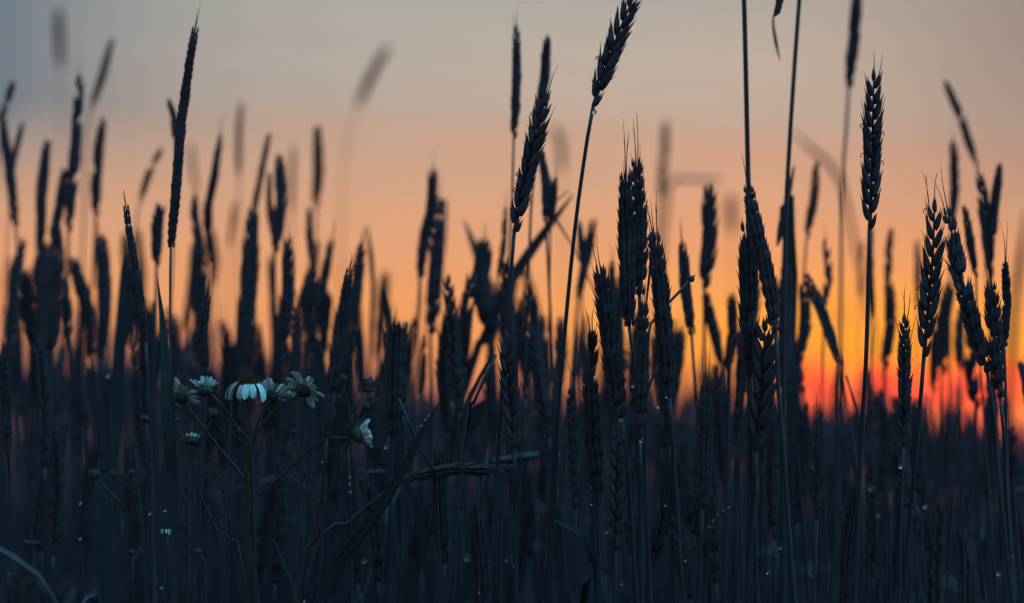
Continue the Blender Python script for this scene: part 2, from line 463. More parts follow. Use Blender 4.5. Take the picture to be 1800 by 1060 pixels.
# ---- ears in or near the plane of focus
wheat((1118, -16), (1043, 186), 37, 1.40, 'tall ear bending over at the top edge, dewdrop at its foot, on bare reddish stem', [(1082, 72)], 0.25,
      [(1033, 240), (1012, 390), (994, 570), (978, 760), (966, 1000)], 0, rpx=8)
wheat((957, 160), (904, 408), 37, 1.40, 'ragged slanting wheat ear with open husks and one bent awn, beside the bare reddish stem', [(944, 235), (920, 335)], 0.35,
      [(899, 470), (889, 600), (878, 750), (868, 920)], 1, 62, rpx=8)
wheat((1535, 128), (1529, 402), 37, 1.40, 'straight upright wheat ear with clean herringbone husks, standing alone above the red glow', [(1533, 260)], 0.0,
      [(1527, 480), (1522, 640), (1511, 850)], 4, 45, rpx=9)
wheat((1646, 356), (1624, 628), 40, 1.40, 'plump wheat ear with two crossed awns, between the knobbly ear and long leaning ear', [(1641, 450), (1632, 540)], 0.3,
      [(1616, 730), (1606, 840), (1596, 960)], 6, 60, rpx=9)
wheat((1098, 305), (1106, 575), 41, 1.39, 'front ear of the pressed-together pair, broad and upright with fine awns on its tip', [(1101, 430)], 1.35,
      [(1115, 640), (1121, 780), (1124, 940)], 6, 80, rpx=8)
wheat((1117, 282), (1124, 520), 38, 1.43, 'rear ear of the pressed-together pair, slightly taller with curled hooks along one edge', [(1124, 400)], 1.1,
      [(1127, 620), (1133, 800)], 5, 75, rpx=8)
wheat((1150, 410), (1176, 700), 42, 1.39, 'broad wheat ear with two long thin awns, beside the small round bud on a stalk', [(1158, 480), (1168, 590)], 1.15,
      [(1183, 790), (1190, 900)], 7, 85, rpx=9)
wheat((1054, 472), (1092, 735), 44, 1.38, 'leaning wheat ear ending in a long red-tipped point, below the forked blurred ear', [(1064, 540), (1078, 640)], 1.0,
      [(1104, 830), (1112, 950)], 4, 75, rpx=9)
wheat((1316, 322), (1364, 585), 38, 1.38, 'saw-edged ear leaning away from the tall bare stem, its tip touching it', [(1330, 400), (1350, 490)], 1.25,
      [(1367, 670), (1377, 790), (1386, 920)], 4, 55, rpx=9)
wheat((1313, 392), (1319, 660), 44, 1.40, 'upright dark ear tucked against the saw-edged leaning ear', [(1316, 520)], 1.2, [(1321, 760), (1325, 900)], 2, 50, rpx=8)
wheat((1345, 570), (1328, 792), 46, 1.39, 'low broad ear with glinting chevron husks under the saw-edged leaning ear', [(1341, 680)], 0.35, [(1325, 860), (1318, 980)], 0, rpx=11)
wheat((1667, 362), (1736, 655), 42, 1.39, 'long leaning ear with a single awn pointing up and away, past the crossed-awn ear', [(1684, 460), (1708, 560)], 0.9,
      [(1747, 740), (1758, 860)], 2, 75, rpx=9)
wheat((1738, 502), (1758, 700), 40, 1.39, 'thick dark ear crossing the foot of the long leaning ear', [(1748, 600)], 1.1, [(1766, 780), (1772, 900)], 2, 50, rpx=7)
wheat((1762, 462), (1765, 610), 21, 1.44, 'slim ear with one very long straight awn, beside the thick dark ear', None, 1.3, [(1768, 700), (1772, 860)], 1, 75, rpx=6)
wheat((1589, 556), (1588, 785), 26, 1.38, 'thin knobbly ear with a tuft of awns before the red glow, drop below it', [(1590, 660)], 0.5,
      [(1586, 830), (1583, 950)], 5, 62, rpx=6)
wheat((1241, 676), (1235, 892), 36, 1.37, 'low dark ear with three tall thin awns rising into the orange light', [(1240, 780)], 1.1, [(1232, 960)], 5, 85, rpx=8)
wheat((1438, 745), (1436, 912), 24, 1.39, 'small low ear with a single awn, below the first patch of red glow', None, 0.9, [(1433, 980)], 3, 60, rpx=7)
wheat((892, 590), (905, 788), 38, 1.39, 'low ear with frayed pale husks hugging the lower stem of the ragged slanting ear', [(897, 690)], 0.2, [(905, 860), (907, 980)], 0, rpx=7)
wheat((1003, 682), (1011, 892), 27, 1.38, 'narrow low ear beside the bare reddish stem, with tiny seed stalk above it', [(1006, 790)], 0.8, [(1012, 960)], 2, 62, rpx=6)
wheat((1036, 650), (1049, 865), 46, 1.41, 'broad low ear with one husk standing up like a bud from its tip', [(1042, 760)], 1.2, [(1052, 960)], 3, 60, rpx=8)
wheat((1041, 588), (1040, 656), 26, 1.42, 'short stubby ear top poking out above the broad low ear', None, 0.8, [(1040, 720), (1044, 900)], 3, 50, rpx=6)
wheat((1130, 528), (1125, 775), 36, 1.37, 'wheat ear with a pale bare stalk in front, below the pressed-together pair', [(1129, 640)], 1.2, [(1126, 860), (1128, 980)], 2, 45, rpx=8)
wheat((1086, 745), (1083, 965), 33, 1.37, 'lowest dark ear beneath the red-tipped leaning ear', [(1086, 850)], 0.3, [(1082, 1020)], 0, rpx=7)
wheat((345, 30), (300, 436), 25, 1.47, 'very long slender wheat ear rising highest on the dim side, on a thin red-lit stem', [(333, 100), (318, 220), (309, 340)], 1.2,
      [(299, 500), (299, 620), (296, 800)], 1, 50, rpx=5, fine=True, lax=0.8)
wheat((218, 353), (256, 600), 21, 1.39, 'thin dark ear with a red-lit edge curving over the hunched leaf sheath', [(228, 420), (244, 510)], 1.3, [(262, 700), (267, 850)], 3, 40, rpx=6, lax=0.8)
wheat((615, 462), (574, 770), 25, 1.39, 'long slim ear with a red spear tip, slanting up beside the thistle-like bud', [(604, 540), (590, 650)], 1.2, [(568, 860), (564, 980)], 1, 25, rpx=7, lax=0.8)
wheat((363, 520), (362, 660), 27, 1.47, 'short ear standing over the small cupped daisy', None, 1.2, [(360, 740), (352, 900)], 4, 40, fine=True, rpx=6)
wheat((694, 568), (689, 765), 34, 1.53, 'front of two dark ears side by side over the tip of the wide grass blade', [(692, 660)], 1.2, [(687, 860)], 2, 30)
wheat((712, 568), (709, 730), 25, 1.58, 'rear of two dark ears side by side over the tip of the wide grass blade', None, 0.9, [(707, 860)], 0)
wheat((8, 620), (14, 800), 24, 1.42, 'dim wheat ear almost lost at the dark edge of the field', None, 1.0, [(18, 900)], 2, 35, rpx=6)
# ---- softer ears further back (and two closer to the lens)
B = [
 ((104, 18), (107, 120), 17, 4.6, 'very faint grey ear high over the dim corner, on a hair-thin stalk', None, [(107, 190), (101, 400)]),
 ((22, 145), (2, 218), 15, 2.0, 'blurred ear tip leaning out past the dim edge of the field', None, [(-4, 300)]),
 ((41, 216), (18, 330), 16, 2.0, 'blurred ear forming one arm of a V at the dim edge', None, [(14, 420)]),
 ((2, 196), (28, 400), 22, 1.95, 'blurred ear forming the trunk of the V at the dim edge', [(16, 290)], [(34, 520)]),
 ((141, 130), (120, 410), 26, 1.9, 'tall blurred ear whose tip narrows like a needle, in the dim thicket', [(134, 240)], [(116, 560)]),
 ((199, 70), (160, 192), 17, 2.3, 'blurred slanting ear floating clear above the dim thicket', None, [(150, 260), (146, 420)]),
 ((178, 206), (168, 382), 23, 2.0, 'blurred spindle-shaped ear hanging clear between the dim thicket and the red-edged ear', None, [(164, 470)]),
 ((83, 248), (72, 440), 24, 1.9, 'blurred dark ear with a stubby pointed tip, second from the V of ears', None, [(68, 560)]),
 ((112, 300), (92, 430), 22, 1.9, 'blurred ear slumped against the needle-tipped ear', None, [(85, 560)]),
 ((98, 395), (120, 590), 30, 1.85, 'heavy dark blurred ear low in the dim thicket', None, [(126, 700)]),
 ((48, 480), (70, 640), 28, 1.85, 'dark blurred ear leaning in the lower dim thicket', None, [(76, 760)]),
 ((284, 263), (246, 356), 15, 2.1, 'thin blurred ear slanting behind the red-edged ear', None, [(236, 420), (226, 560)]),
 ((297, 176), (307, 250), 15, 1.75, 'blurred ear tip peeping out beside the long slender ear', None, [(308, 330), (300, 560)]),
 ((282, 370), (275, 470), 26, 1.75, 'dark blurred ear behind the foot of the long slender ear', None, [(272, 600)]),
 ((336, 250), (346, 335), 10, 3.4, 'pale ghostly ear just past the long slender ear', None, [(350, 450)]),
 ((390, 238), (372, 470), 19, 1.9, 'blurred S-bent ear, taller arm of the dark Y', [(376, 320), (366, 380)], [(368, 560)]),
 ((341, 345), (362, 470), 19, 1.9, 'blurred ear, shorter arm of the dark Y', [(345, 400)], [(366, 580)]),
 ((424, 177), (420, 312), 13, 2.6, 'thin blurred upright ear floating high beyond the dark Y', None, [(419, 400), (418, 560)]),
 ((473, 230), (440, 400), 15, 2.0, 'blurred ear slanting up out of the thickest dark clump', [(458, 310)], [(432, 520)]),
 ((444, 372), (424, 640), 36, 1.8, 'thickest dark blurred ear clump over the drooping daisy', [(438, 490)], [(420, 760)]),
 ((414, 358), (402, 436), 10, 2.6, 'tiny blurred ear hanging under the high thin one', None, [(398, 520)]),
 ((490, 272), (483, 445), 24, 1.85, 'blurred notched ear with an awn, the clearest near the middle of the dim side', None, [(482, 540)]),
 ((473, 300), (480, 420), 13, 1.95, 'blurred ear clinging to the notched one', None, [(481, 540)]),
 ((516, 255), (512, 376), 11, 3.0, 'thin grey blurred ear between the notched ear and the smooth spindle ear', None, [(511, 470)]),
 ((558, 224), (555, 366), 21, 2.3, 'smooth blurred spindle ear, the last tall one before the empty sky', None, [(553, 460)]),
 ((543, 366), (549, 470), 17, 1.9, 'blurred ear directly under the smooth spindle ear', None, [(552, 580)]),
 ((508, 422), (498, 620), 29, 1.75, 'dark leaf-shaped blurred ear above the tilted daisy', [(506, 520)], [(494, 740)]),
 ((553, 482), (548, 620), 24, 1.8, 'blurred ear with ragged gaps behind the red-speared slim ear', None, [(546, 740)]),
 ((577, 520), (570, 620), 22, 1.85, 'stunted blurred ear just behind the red-speared slim ear', None, [(566, 740)]),
 ((681, 86), (629, 186), 22, 4.4, 'faint grey slanting ear alone in the empty sky', None, [(612, 240), (602, 330), (598, 600)]),
 ((636, 430), (622, 590), 24, 1.8, 'blurred ear under an upturned V of leaf', None, [(616, 720)]),
 ((762, 300), (738, 490), 26, 1.85, 'taller ear of the blurred embracing pair, drooping forward', [(757, 370), (745, 430)], [(735, 560)]),
 ((773, 350), (757, 588), 31, 1.8, 'notched ear of the blurred embracing pair, hanging lower', [(767, 460)], [(758, 660)]),
 ((783, 348), (779, 450), 11, 2.1, 'thin blurred sliver behind the embracing pair', None, [(776, 560)]),
 ((746, 590), (742, 700), 14, 1.8, 'thin dark ear low under the embracing pair', None, [(740, 800)]),
 ((790, 545), (787, 760), 32, 1.7, 'thick low blurred ear between the embracing pair and the spearhead ear', None, [(786, 860)]),
 ((829, 492), (816, 645), 32, 1.72, 'blurred spearhead-shaped ear low in the middle', [(818, 570)], [(814, 760)]),
 ((852, 430), (861, 585), 36, 1.78, 'squat blurred ear with a broken crown, near the ragged slanting ear', None, [(864, 720)]),
 ((889, 362), (876, 490), 15, 1.8, 'slim blurred ear rising from the squat broken-crowned ear', None, [(868, 620)]),
 ((908, 42), (903, 245), 20, 1.66, 'straight blurred ear, first of the two tall ones over the ragged slanting ear', None, [(899, 380), (890, 560)]),
 ((962, 68), (944, 240), 21, 1.66, 'bent blurred ear, second of the two tall ones, touching the ragged slanting ear', [(956, 140)], [(934, 360), (926, 560)]),
 ((951, 268), (960, 392), 22, 1.68, 'blurred ear, stout arm of a fork behind the slanting leaf', None, [(965, 500)]),
 ((976, 315), (968, 395), 14, 1.68, 'blurred ear, thin arm of a fork behind the slanting leaf', None, [(966, 520)]),
 ((978, 225), (987, 302), 16, 5.0, 'ghostly ear smudge beyond the bent blurred ear', None, [(990, 420)]),
 ((1043, 390), (1016, 525), 23, 1.8, 'blurred ear, longer arm of the fork behind the bare reddish stem', [(1030, 455)], [(1006, 650)]),
 ((1019, 388), (1024, 470), 16, 1.8, 'blurred ear, shorter arm of the fork behind the bare reddish stem', None, [(1022, 600)]),
 ((1075, 462), (1078, 560), 16, 1.75, 'blurred pointed ear behind the red-tipped leaning ear', None, [(1080, 700)]),
 ((936, 516), (952, 650), 26, 1.75, 'dark blurred ear leaning across the middle gap of orange', None, [(958, 780)]),
 ((920, 518), (904, 640), 20, 1.8, 'slim dark blurred ear leaning the other way across the middle gap of orange', None, [(900, 760)]),
 ((985, 560), (978, 700), 24, 1.8, 'dark blurred ear close behind the bare reddish stem', None, [(974, 820)]),
 ((1170, 212), (1160, 345), 19, 3.1, 'blurred grey-green ear in clear sky above the small round bud', None, [(1157, 440)]),
 ((1285, 352), (1287, 412), 20, 5.2, 'almost invisible pale ear smudge beside the tall bare stem', None, [(1288, 520)]),
 ((1246, 332), (1238, 508), 32, 1.75, 'stout blurred ear standing between the bud stalk and the tall bare stem', None, [(1238, 620)]),
 ((1200, 430), (1216, 590), 25, 1.6, 'soft-edged ear with a knob on its shoulder, next to the broad awned ear', [(1206, 510)], [(1222, 680)]),
 ((1240, 520), (1270, 645), 22, 1.75, 'blurred ear leaning beneath the stout one', None, [(1276, 760)]),
 ((1285, 520), (1278, 660), 22, 1.7, 'blurred ear with a side twig, before the tucked dark ear', None, [(1276, 780)]),
 ((1434, 286), (1418, 420), 20, 1.85, 'blurred ear standing clear beyond the second tall bare stem', [(1430, 350)], [(1412, 500), (1408, 640)]),
 ((1453, 420), (1449, 540), 18, 1.8, 'blurred upright arm of the X of ears', None, [(1446, 660)]),
 ((1416, 480), (1478, 645), 24, 1.68, 'blurred leaning arm of the X of ears', [(1445, 550)], [(1492, 740)]),
 ((1412, 500), (1404, 640), 26, 1.75, 'dark blurred ear at the edge of the first red patch', None, [(1402, 760)]),
 ((1382, 470), (1380, 700), 32, 1.66, 'thick dark ear wrapped round the foot of the second tall bare stem', None, [(1380, 800)]),
 ((1568, 404), (1560, 500), 15, 1.95, 'blurred ear just past the herringbone ear', None, [(1558, 620)]),
 ((1562, 490), (1555, 650), 26, 1.85, 'lower blurred ear standing in the red glow past the herringbone ear', None, [(1553, 760)]),
 ((1613, 420), (1612, 545), 13, 2.1, 'thin blurred ear before the plump crossed-awn ear', None, [(1612, 660)]),
 ((1515, 422), (1510, 522), 10, 2.3, 'sliver of an ear just before the stem of the herringbone ear', None, [(1509, 620)]),
 ((1531, 398), (1534, 560), 17, 1.8, 'blurred ear hidden behind the stem of the herringbone ear', None, [(1530, 700)]),
 ((1661, 142), (1716, 290), 17, 2.0, 'blurred ear falling sideways, highest of those at the bright edge', [(1690, 210)], [(1730, 380), (1738, 560)]),
 ((1675, 246), (1672, 400), 20, 1.9, 'blurred upright ear rising behind the long leaning ear', None, [(1670, 520)]),
 ((1697, 362), (1716, 490), 18, 1.65, 'blurred slim ear alongside the long leaning ear', None, [(1722, 620)]),
 ((1725, 306), (1741, 490), 27, 1.72, 'blurred thick arm of the V at the bright edge', None, [(1746, 640)]),
 ((1757, 290), (1743, 430), 20, 1.72, 'blurred thin arm of the V at the bright edge', None, [(1744, 600)]),
 ((1670, 500), (1656, 660), 30, 1.9, 'dark blurred ear heading the clump inside the red glow', None, [(1652, 760)]),
 ((1692, 545), (1688, 650), 22, 1.95, 'dark blurred ear at the back of the clump inside the red glow', None, [(1690, 720)]),
 ((1644, 560), (1640, 690), 22, 1.95, 'dark blurred ear at the rim of the clump inside the red glow', None, [(1640, 800)]),
 ((1714, 560), (1716, 720), 30, 1.8, 'dark blurred ear under the long leaning ear', None, [(1718, 820)]),
 ((1799, 640), (1806, 720), 20, 1.6, 'half-cut ear at the very edge of the bright side', None, [(1810, 840)]),
 ((1506, -24), (1492, 155), 24, 1.10, 'large soft ear close to the lens hanging from the top edge above the herringbone ear', None, [(1487, 240), (1480, 340), (1477, 620), (1470, 1000)]),
]
for tip, foot, w, d, lab, mid, stem in B:
    near_lens = d < 1.2
    wheat(tip, foot, w, d, lab, mid, rnd.uniform(0, 1.57), stem, rnd.choice((0, 0, 1, 2)) if d < 2.1 else 0, 40, leaf=(0 if near_lens or d > 2.8 else rnd.choice((0, 0, 1))), fine=False, rpx=(7 if near_lens else None), seed=int(tip[0] * 7 + tip[1]), wide=1.0)

# ---- tall stalks whose ears are above the frame
wheat((1300, -330), (1305, -90), 34, 1.50, 'tall bare stem with a dark joint, its ear out of sight above, first of two', None, 0.4, [(1309, 40), (1314, 262), (1317, 420), (1318, 700), (1320, 960)], rpx=10, fine=False)
wheat((1425, -300), (1412, -80), 30, 1.56, 'tall bare stem with a loose dead leaf tip beside it, second of two', None, 0.6, [(1402, 40), (1388, 250), (1380, 420), (1377, 700), (1376, 960)], rpx=9, fine=False)

# ------------------------------------------------------------------ single grass blades and bent stalks
def blade(pts, widths, d, label, nrm=(0.2, -1, 0.35), fold=0.3, name='grass_blade', cat='grass blade', root=True, group='loose leaf blades among the wheat'):
    """pts: from tip to foot in pixels"""
    P = [at(u, v, d) for u, v in pts]
    rngb = random.Random(int(pts[0][0] * 3 + pts[0][1]))
    if root:
        b = P[-1]; a = P[-2]
        sl = max(-0.8, min(0.8, (b[0] - a[0]) / max(a[2] - b[2], 0.02)))
        k = max(b[2], 0.05)
        P.append(np.array([b[0] + sl * k * 0.35, b[1], b[2] * 0.5])); P.append(np.array([b[0] + sl * k * 0.5, b[1], -0.004]))
        widths = list(widths) + [widths[-1] * 0.7, widths[-1] * 0.45]
    K = 34
    C = catmull(P, K)
    seg = np.linalg.norm(np.diff(np.array(P), axis=0), axis=1); cum = np.concatenate([[0], np.cumsum(seg)]) / seg.sum()
    w = np.interp(np.linspace(0, 1, K), cum, widths) * d / F
    base = np.array([C[-1][0], C[-1][1], max(C[-1][2], 0.0)])
    m = MB(); m.blade(C, w, nrm, fold)
    o = m.build(name, LEAF, None, base)
    return tag(o, label, cat, group)
blade([(774, 706), (750, 740), (692, 850), (622, 952), (562, 1052)], [1, 12, 27, 31, 28], 1.38, 'wide dewy grass blade slanting up across the thicket beside the daisies', nrm=(0.75, -0.7, -0.3))
blade([(276, 486), (284, 560), (292, 680), (298, 800), (302, 900)], [1, 12, 24, 26, 20], 1.39, 'broad upright leaf with a sharp tip standing before the half-hidden daisy', nrm=(0.7, -0.8, -0.25))
blade([(1008, 342), (980, 378), (940, 432), (895, 500), (850, 600), (815, 690)], [2, 10, 18, 21, 18, 12], 1.78, 'thick blurred leaf slanting down from the fork of blurred ears', fold=0.6)
blade([(1000, 420), (968, 372), (1000, 335)][::-1], [2, 8, 4], 1.75, 'frayed wisp at the top of the thick slanting leaf', root=True)
blade([(220, 420), (212, 500), (206, 600), (200, 700)], [4, 20, 30, 28], 1.75, 'hunched leaf sheath bulging behind the thin red-edged ear', nrm=(0.7, -0.7, -0.35), fold=0.8)
blade([(974, 914), (1000, 926), (1032, 948), (1046, 1010), (1050, 1060)], [3, 11, 13, 10, 8], 1.37, 'short bent leaf with wet tip low beside the narrow ear')
blade([(1300, 880), (1270, 898), (1242, 934), (1216, 990), (1200, 1040)], [2, 10, 12, 10, 8], 1.36, 'dew-beaded leaf arching low by the three-awned ear')
blade([(-30, 950), (4, 968), (46, 994), (78, 1022), (100, 1060)], [10, 15, 15, 8, 6], 1.30, 'pale blue-lit leaf lying across the bottom dark corner', nrm=(0, -0.5, 1))
blade([(1264, 868), (1290, 856), (1312, 848), (1326, 900)], [4, 26, 20, 10], 1.85, 'blurred pale leaf fragment lit blue behind the chevron ear', nrm=(0, -0.6, 1))
blade([(1776, 862), (1792, 854), (1812, 858), (1820, 930)], [4, 14, 14, 8], 1.75, 'small blurred blue-lit leaf at the bright edge', nrm=(0, -0.6, 1))
blade([(646, 396), (652, 450), (656, 500), (650, 620)], [2, 9, 8, 6], 1.95, 'blurred leaf, long arm of the upturned V')
blade([(642, 400), (630, 460), (622, 540), (618, 640)], [2, 9, 12, 10], 1.93, 'blurred leaf, short arm of the upturned V')
blade([(676, 498), (682, 540), (690, 600), (694, 700)], [2, 10, 13, 10], 1.8, 'blurred leaf tip beside the two dark side-by-side ears')
blade([(816, 388), (832, 430), (852, 490), (862, 600)], [3, 14, 22, 18], 2.0, 'blurred slanting leaf running into the squat broken-crowned ear')
blade([(1358, 30), (1366, 20), (1374, -12), (1392, -40), (1410, -20), (1404, 300)][:4], [1, 12, 14, 12], 1.50, 'dark leaf hanging in from the top edge by the second tall bare stem', root=False)
blade([(1371, 108), (1364, 76), (1359, 44), (1360, 28)], [1, 7, 5, 3], 1.62, 'dry curled leaf tip dangling under the dark hanging leaf', root=False)
blade([(1396, 292), (1388, 330), (1374, 400), (1366, 432)], [3, 9, 16, 4], 1.66, 'blurred leaf flag clasping the second tall bare stem', root=False)
blade([(1368, 430), (1376, 370), (1384, 330), (1384, 480), (1382, 600)], [2, 14, 16, 30, 30], 1.68, 'thick blurred sheath low on the second tall bare stem', fold=0.7)
blade([(1396, 232), (1430, 268), (1470, 306), (1500, 420)], [3, 12, 12, 8], 3.6, 'faint fallen leaf behind the large soft ear stem')
blade([(1268, 318), (1220, 318), (1178, 324), (1166, 420)], [12, 16, 14, 8], 3.8, 'faint flat leaf lying level beside the grey-green ear', nrm=(0, -0.8, 1))
blade([(1804, 372), (1792, 460), (1782, 560), (1776, 700)], [6, 14, 14, 12], 3.2, 'faint slanting blade at the bright edge above the half-cut ear')
blade([(870, 612), (850, 650), (828, 700), (806, 760)], [2, 7, 8, 7], 1.55, 'dark thin leaf slanting low by the spearhead ear')
blade([(876, 690), (845, 715), (812, 764), (792, 800)], [4, 26, 30, 16], 1.75, 'broad blurred dark leaf lying low under the spearhead ear')
blade([(430, 930), (445, 980), (458, 920), (452, 1040)][::3], [2, 8], 1.38, 'short dark leaf at the foot of the drooping daisy')
blade([(480, 945), (498, 990), (520, 1050)], [2, 5, 6], 1.37, 'thin leaf low between the daisy plants')

def stalk(pts, r, d, label, name='bent_stalk', cat='stalk', knob=None, root=True, mt=None):
    P = [at(u, v, d) for u, v in pts]
    if root:
        b = P[-1]; a = P[-2]
        sl = max(-0.4, min(0.4, (b[0] - a[0]) / max(a[2] - b[2], 0.02)))
        P.append(np.array([b[0] + sl * b[2] * 0.4, b[1], b[2] * 0.45])); P.append(np.array([b[0] + sl * b[2] * 0.5, b[1], -0.004]))
    C = catmull(P, 40)
    base = np.array([C[-1][0], C[-1][1], max(0.0, C[-1][2])])
    rr = np.interp(np.linspace(0, 1, 40), np.linspace(0, 1, len(r)), r) * d / F
    rr = rr * (1 + 0.10 * np.sin(np.arange(40) * 2.3))
    m = MB(); m.tube(C, rr, 8)
    if knob:
        th = empty(name, base); tag(th, label, cat, 'odd stalks among the wheat')
        m.build('stem', mt or STEM, th, base)
        k = MB()
        t = unit(C[0] - C[2]); s_ = unit(np.cross(t, VIEW)); nn = np.cross(s_, t)
        k.floret(C[0] - t * 0.001, t, s_, nn, knob[1] * d / F, knob[0] * d / F, knob[0] * d / F, 8, 9, 0.05, 0.25)
        k.floret(C[0] - t * 0.001, unit(t + s_ * 0.25), s_, nn, knob[1] * d / F * 0.7, knob[0] * d / F * 0.6, knob[0] * d / F * 0.6, 6, 7, 0.05, 0.2)
        k.build('bud', EAR, th, base)
        return th
    o = m.build(name, mt or STEM, None, base)
    return tag(o, label, cat, 'odd stalks among the wheat')
wheat((908, 822), (706, 848), 25, 1.50, 'fallen rough ear lying level and blue-lit behind the wide grass blade', [(860, 826), (800, 826), (740, 836)], 1.2, [(690, 858), (652, 884), (606, 926), (545, 1000)], 0, fine=False, rpx=8)
stalk([(948, 800), (900, 806), (862, 816), (846, 880)], [6, 7, 5, 4], 1.66, 'blurred dark stalk lying level above the broken blue-lit one')
stalk([(612, 832), (650, 831), (682, 830), (690, 900)], [4, 5, 4, 3], 1.7, 'short blurred level stalk near the wide grass blade')
stalk([(1146, 424), (1142, 480), (1134, 560), (1130, 700)], [2.2, 2.4, 2.4], 1.43, 'thin stalk carrying one small round bud by the broad awned ear', 'budding_stalk', 'stalk', (9, 22))
stalk([(1008, 660), (1011, 700), (1013, 780)], [1.0, 1.2, 1.4], 1.39, 'hair-thin stalk with a single tiny seed above the narrow low ear', 'seed_stalk', 'stalk', (3.5, 14))
stalk([(1214, 492), (1190, 520), (1160, 546), (1142, 580), (1136, 720)], [2.4, 2.6, 2.8], 1.44, 'thin twig slanting to a small knob behind the broad awned ear', 'budding_stalk', 'stalk', (7, 13))
stalk([(1158, 640), (1146, 664), (1138, 690), (1134, 800)], [2.2, 2.4, 2.4], 1.42, 'short dark twig crossing the orange gap under the awned ear')
stalk([(1318, 568), (1296, 596), (1284, 612), (1280, 760)], [3, 4, 3], 1.6, 'blurred hooked twig before the tucked dark ear')
stalk([(1488, 660), (1496, 690), (1510, 740), (1512, 860)], [2, 2.4, 2.4], 1.6, 'thin dark stalk bowed across the widest red patch')
stalk([(872, 624), (850, 668), (828, 720), (816, 800)], [3, 3.5, 3.5], 1.5, 'dark stalk slanting under the slanting leaf')
stalk([(700, 700), (740, 790), (762, 826), (770, 920)], [2, 2.5, 2.5], 1.45, 'thin dark stalk bowing under the tip of the wide grass blade')

# ------------------------------------------------------------------ daisies
def flower(th, base, c, d, axis, kind, R_, petal_len=0, npet=14, lift=0.0, droop=0.0, seed=0, span=None):
    """axis: flower's facing direction (picture right, picture up, towards the lens)"""
    rng = random.Random(seed)
    c = at(c[0], c[1], d); px = d / F
    ex, ez, ey = np.array([1.0, 0, 0]), np.array([0, -sp, cp]), -VIEW
    a = unit(ex * axis[0] + ez * axis[1] + ey * axis[2])
    s1 = unit(np.cross(a, VIEW + 0.01)); s2 = np.cross(a, s1)
    r = R_ * px * (0.82 if kind == 'bud' else 1.0)
    A = np.stack([s1, s2, a])
    cup = MB()                                     # the green cup under the head, with its scales
    cup.ball(c - a * r * 0.25, r * 0.92, r * 0.92, r * 0.62, A, 14, 7)
    for k in range(16):
        th_ = k * 2 * math.pi / 16 + rng.uniform(-0.1, 0.1); o = s1 * math.cos(th_) + s2 * math.sin(th_)
        cup.floret(c - a * r * 0.8 + o * r * 0.45, unit(o * 0.55 + a), o, np.cross(a, o), r * 1.0, r * 0.10, r * 0.22, 5, 5, 0.1, 0.2)
    hd = cup.build('flower_head' if kind != 'bud' else 'bud', CUP, th, base)
    if kind != 'closed':
        db = MB()                                  # the disc: a dome of tiny florets
        dome = r * (0.38 if kind == 'droop' else 0.40)
        db.ball(c + a * r * 0.05, r * 0.82, r * 0.82, dome, A, 14, 7)
        nfl = 70 if kind != 'bud' else 46
        for k in range(nfl):
            q = math.sqrt((k + 0.5) / nfl); g_ = k * 2.39996
            o = s1 * math.cos(g_) + s2 * math.sin(g_)
            h = math.sqrt(max(0.0, 1 - q * q * 0.96))
            p = c + a * (r * 0.05 + dome * h * 0.96) + o * r * 0.82 * q
            nn = unit(o * q * 0.9 + a * (h + 0.15))
            t1 = unit(np.cross(nn, s2 + 0.02))
            db.floret(p, nn, t1, np.cross(nn, t1), r * (0.20 if kind != 'bud' else 0.30), r * 0.07, r * 0.07, 4, 5, 0, 0.1)
        db.build('disc', DISC if kind != 'bud' else BUD, hd, base)
    petal_len *= 0.92
    for k in range(npet if petal_len else 0):
        th_ = k * 2 * math.pi / npet + rng.uniform(-0.14, 0.14)
        o = s1 * math.cos(th_) + s2 * math.sin(th_)
        ln = petal_len * px * rng.uniform(0.72, 1.10)
        e = lift + rng.uniform(-0.26, 0.26); dr = droop + rng.uniform(-0.2, 0.4)
        P = [c + o * r * 0.72]
        K = 9
        for q in range(K):
            an = e - dr * (q / (K - 1)) ** 0.8
            P.append(P[-1] + (o * math.cos(an) + a * math.sin(an)) * ln / K)
        P = np.array(P)
        u = np.linspace(0, 1, K + 1)
        w = (0.44 * np.interp(u, [0, 0.15, 0.5, 0.85, 0.95, 1], [0.4, 0.62, 1.0, 0.9, 0.62, 0.2])) * min(ln, 30 * px) * rng.uniform(0.85, 1.1)
        pb = MB(); pb.blade(P, w, unit(np.cross(np.cross(o, a), o) * 1.0 + o * 0.25), rng.uniform(0.15, 0.4), 0.00025)
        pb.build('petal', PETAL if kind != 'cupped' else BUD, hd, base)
    return hd
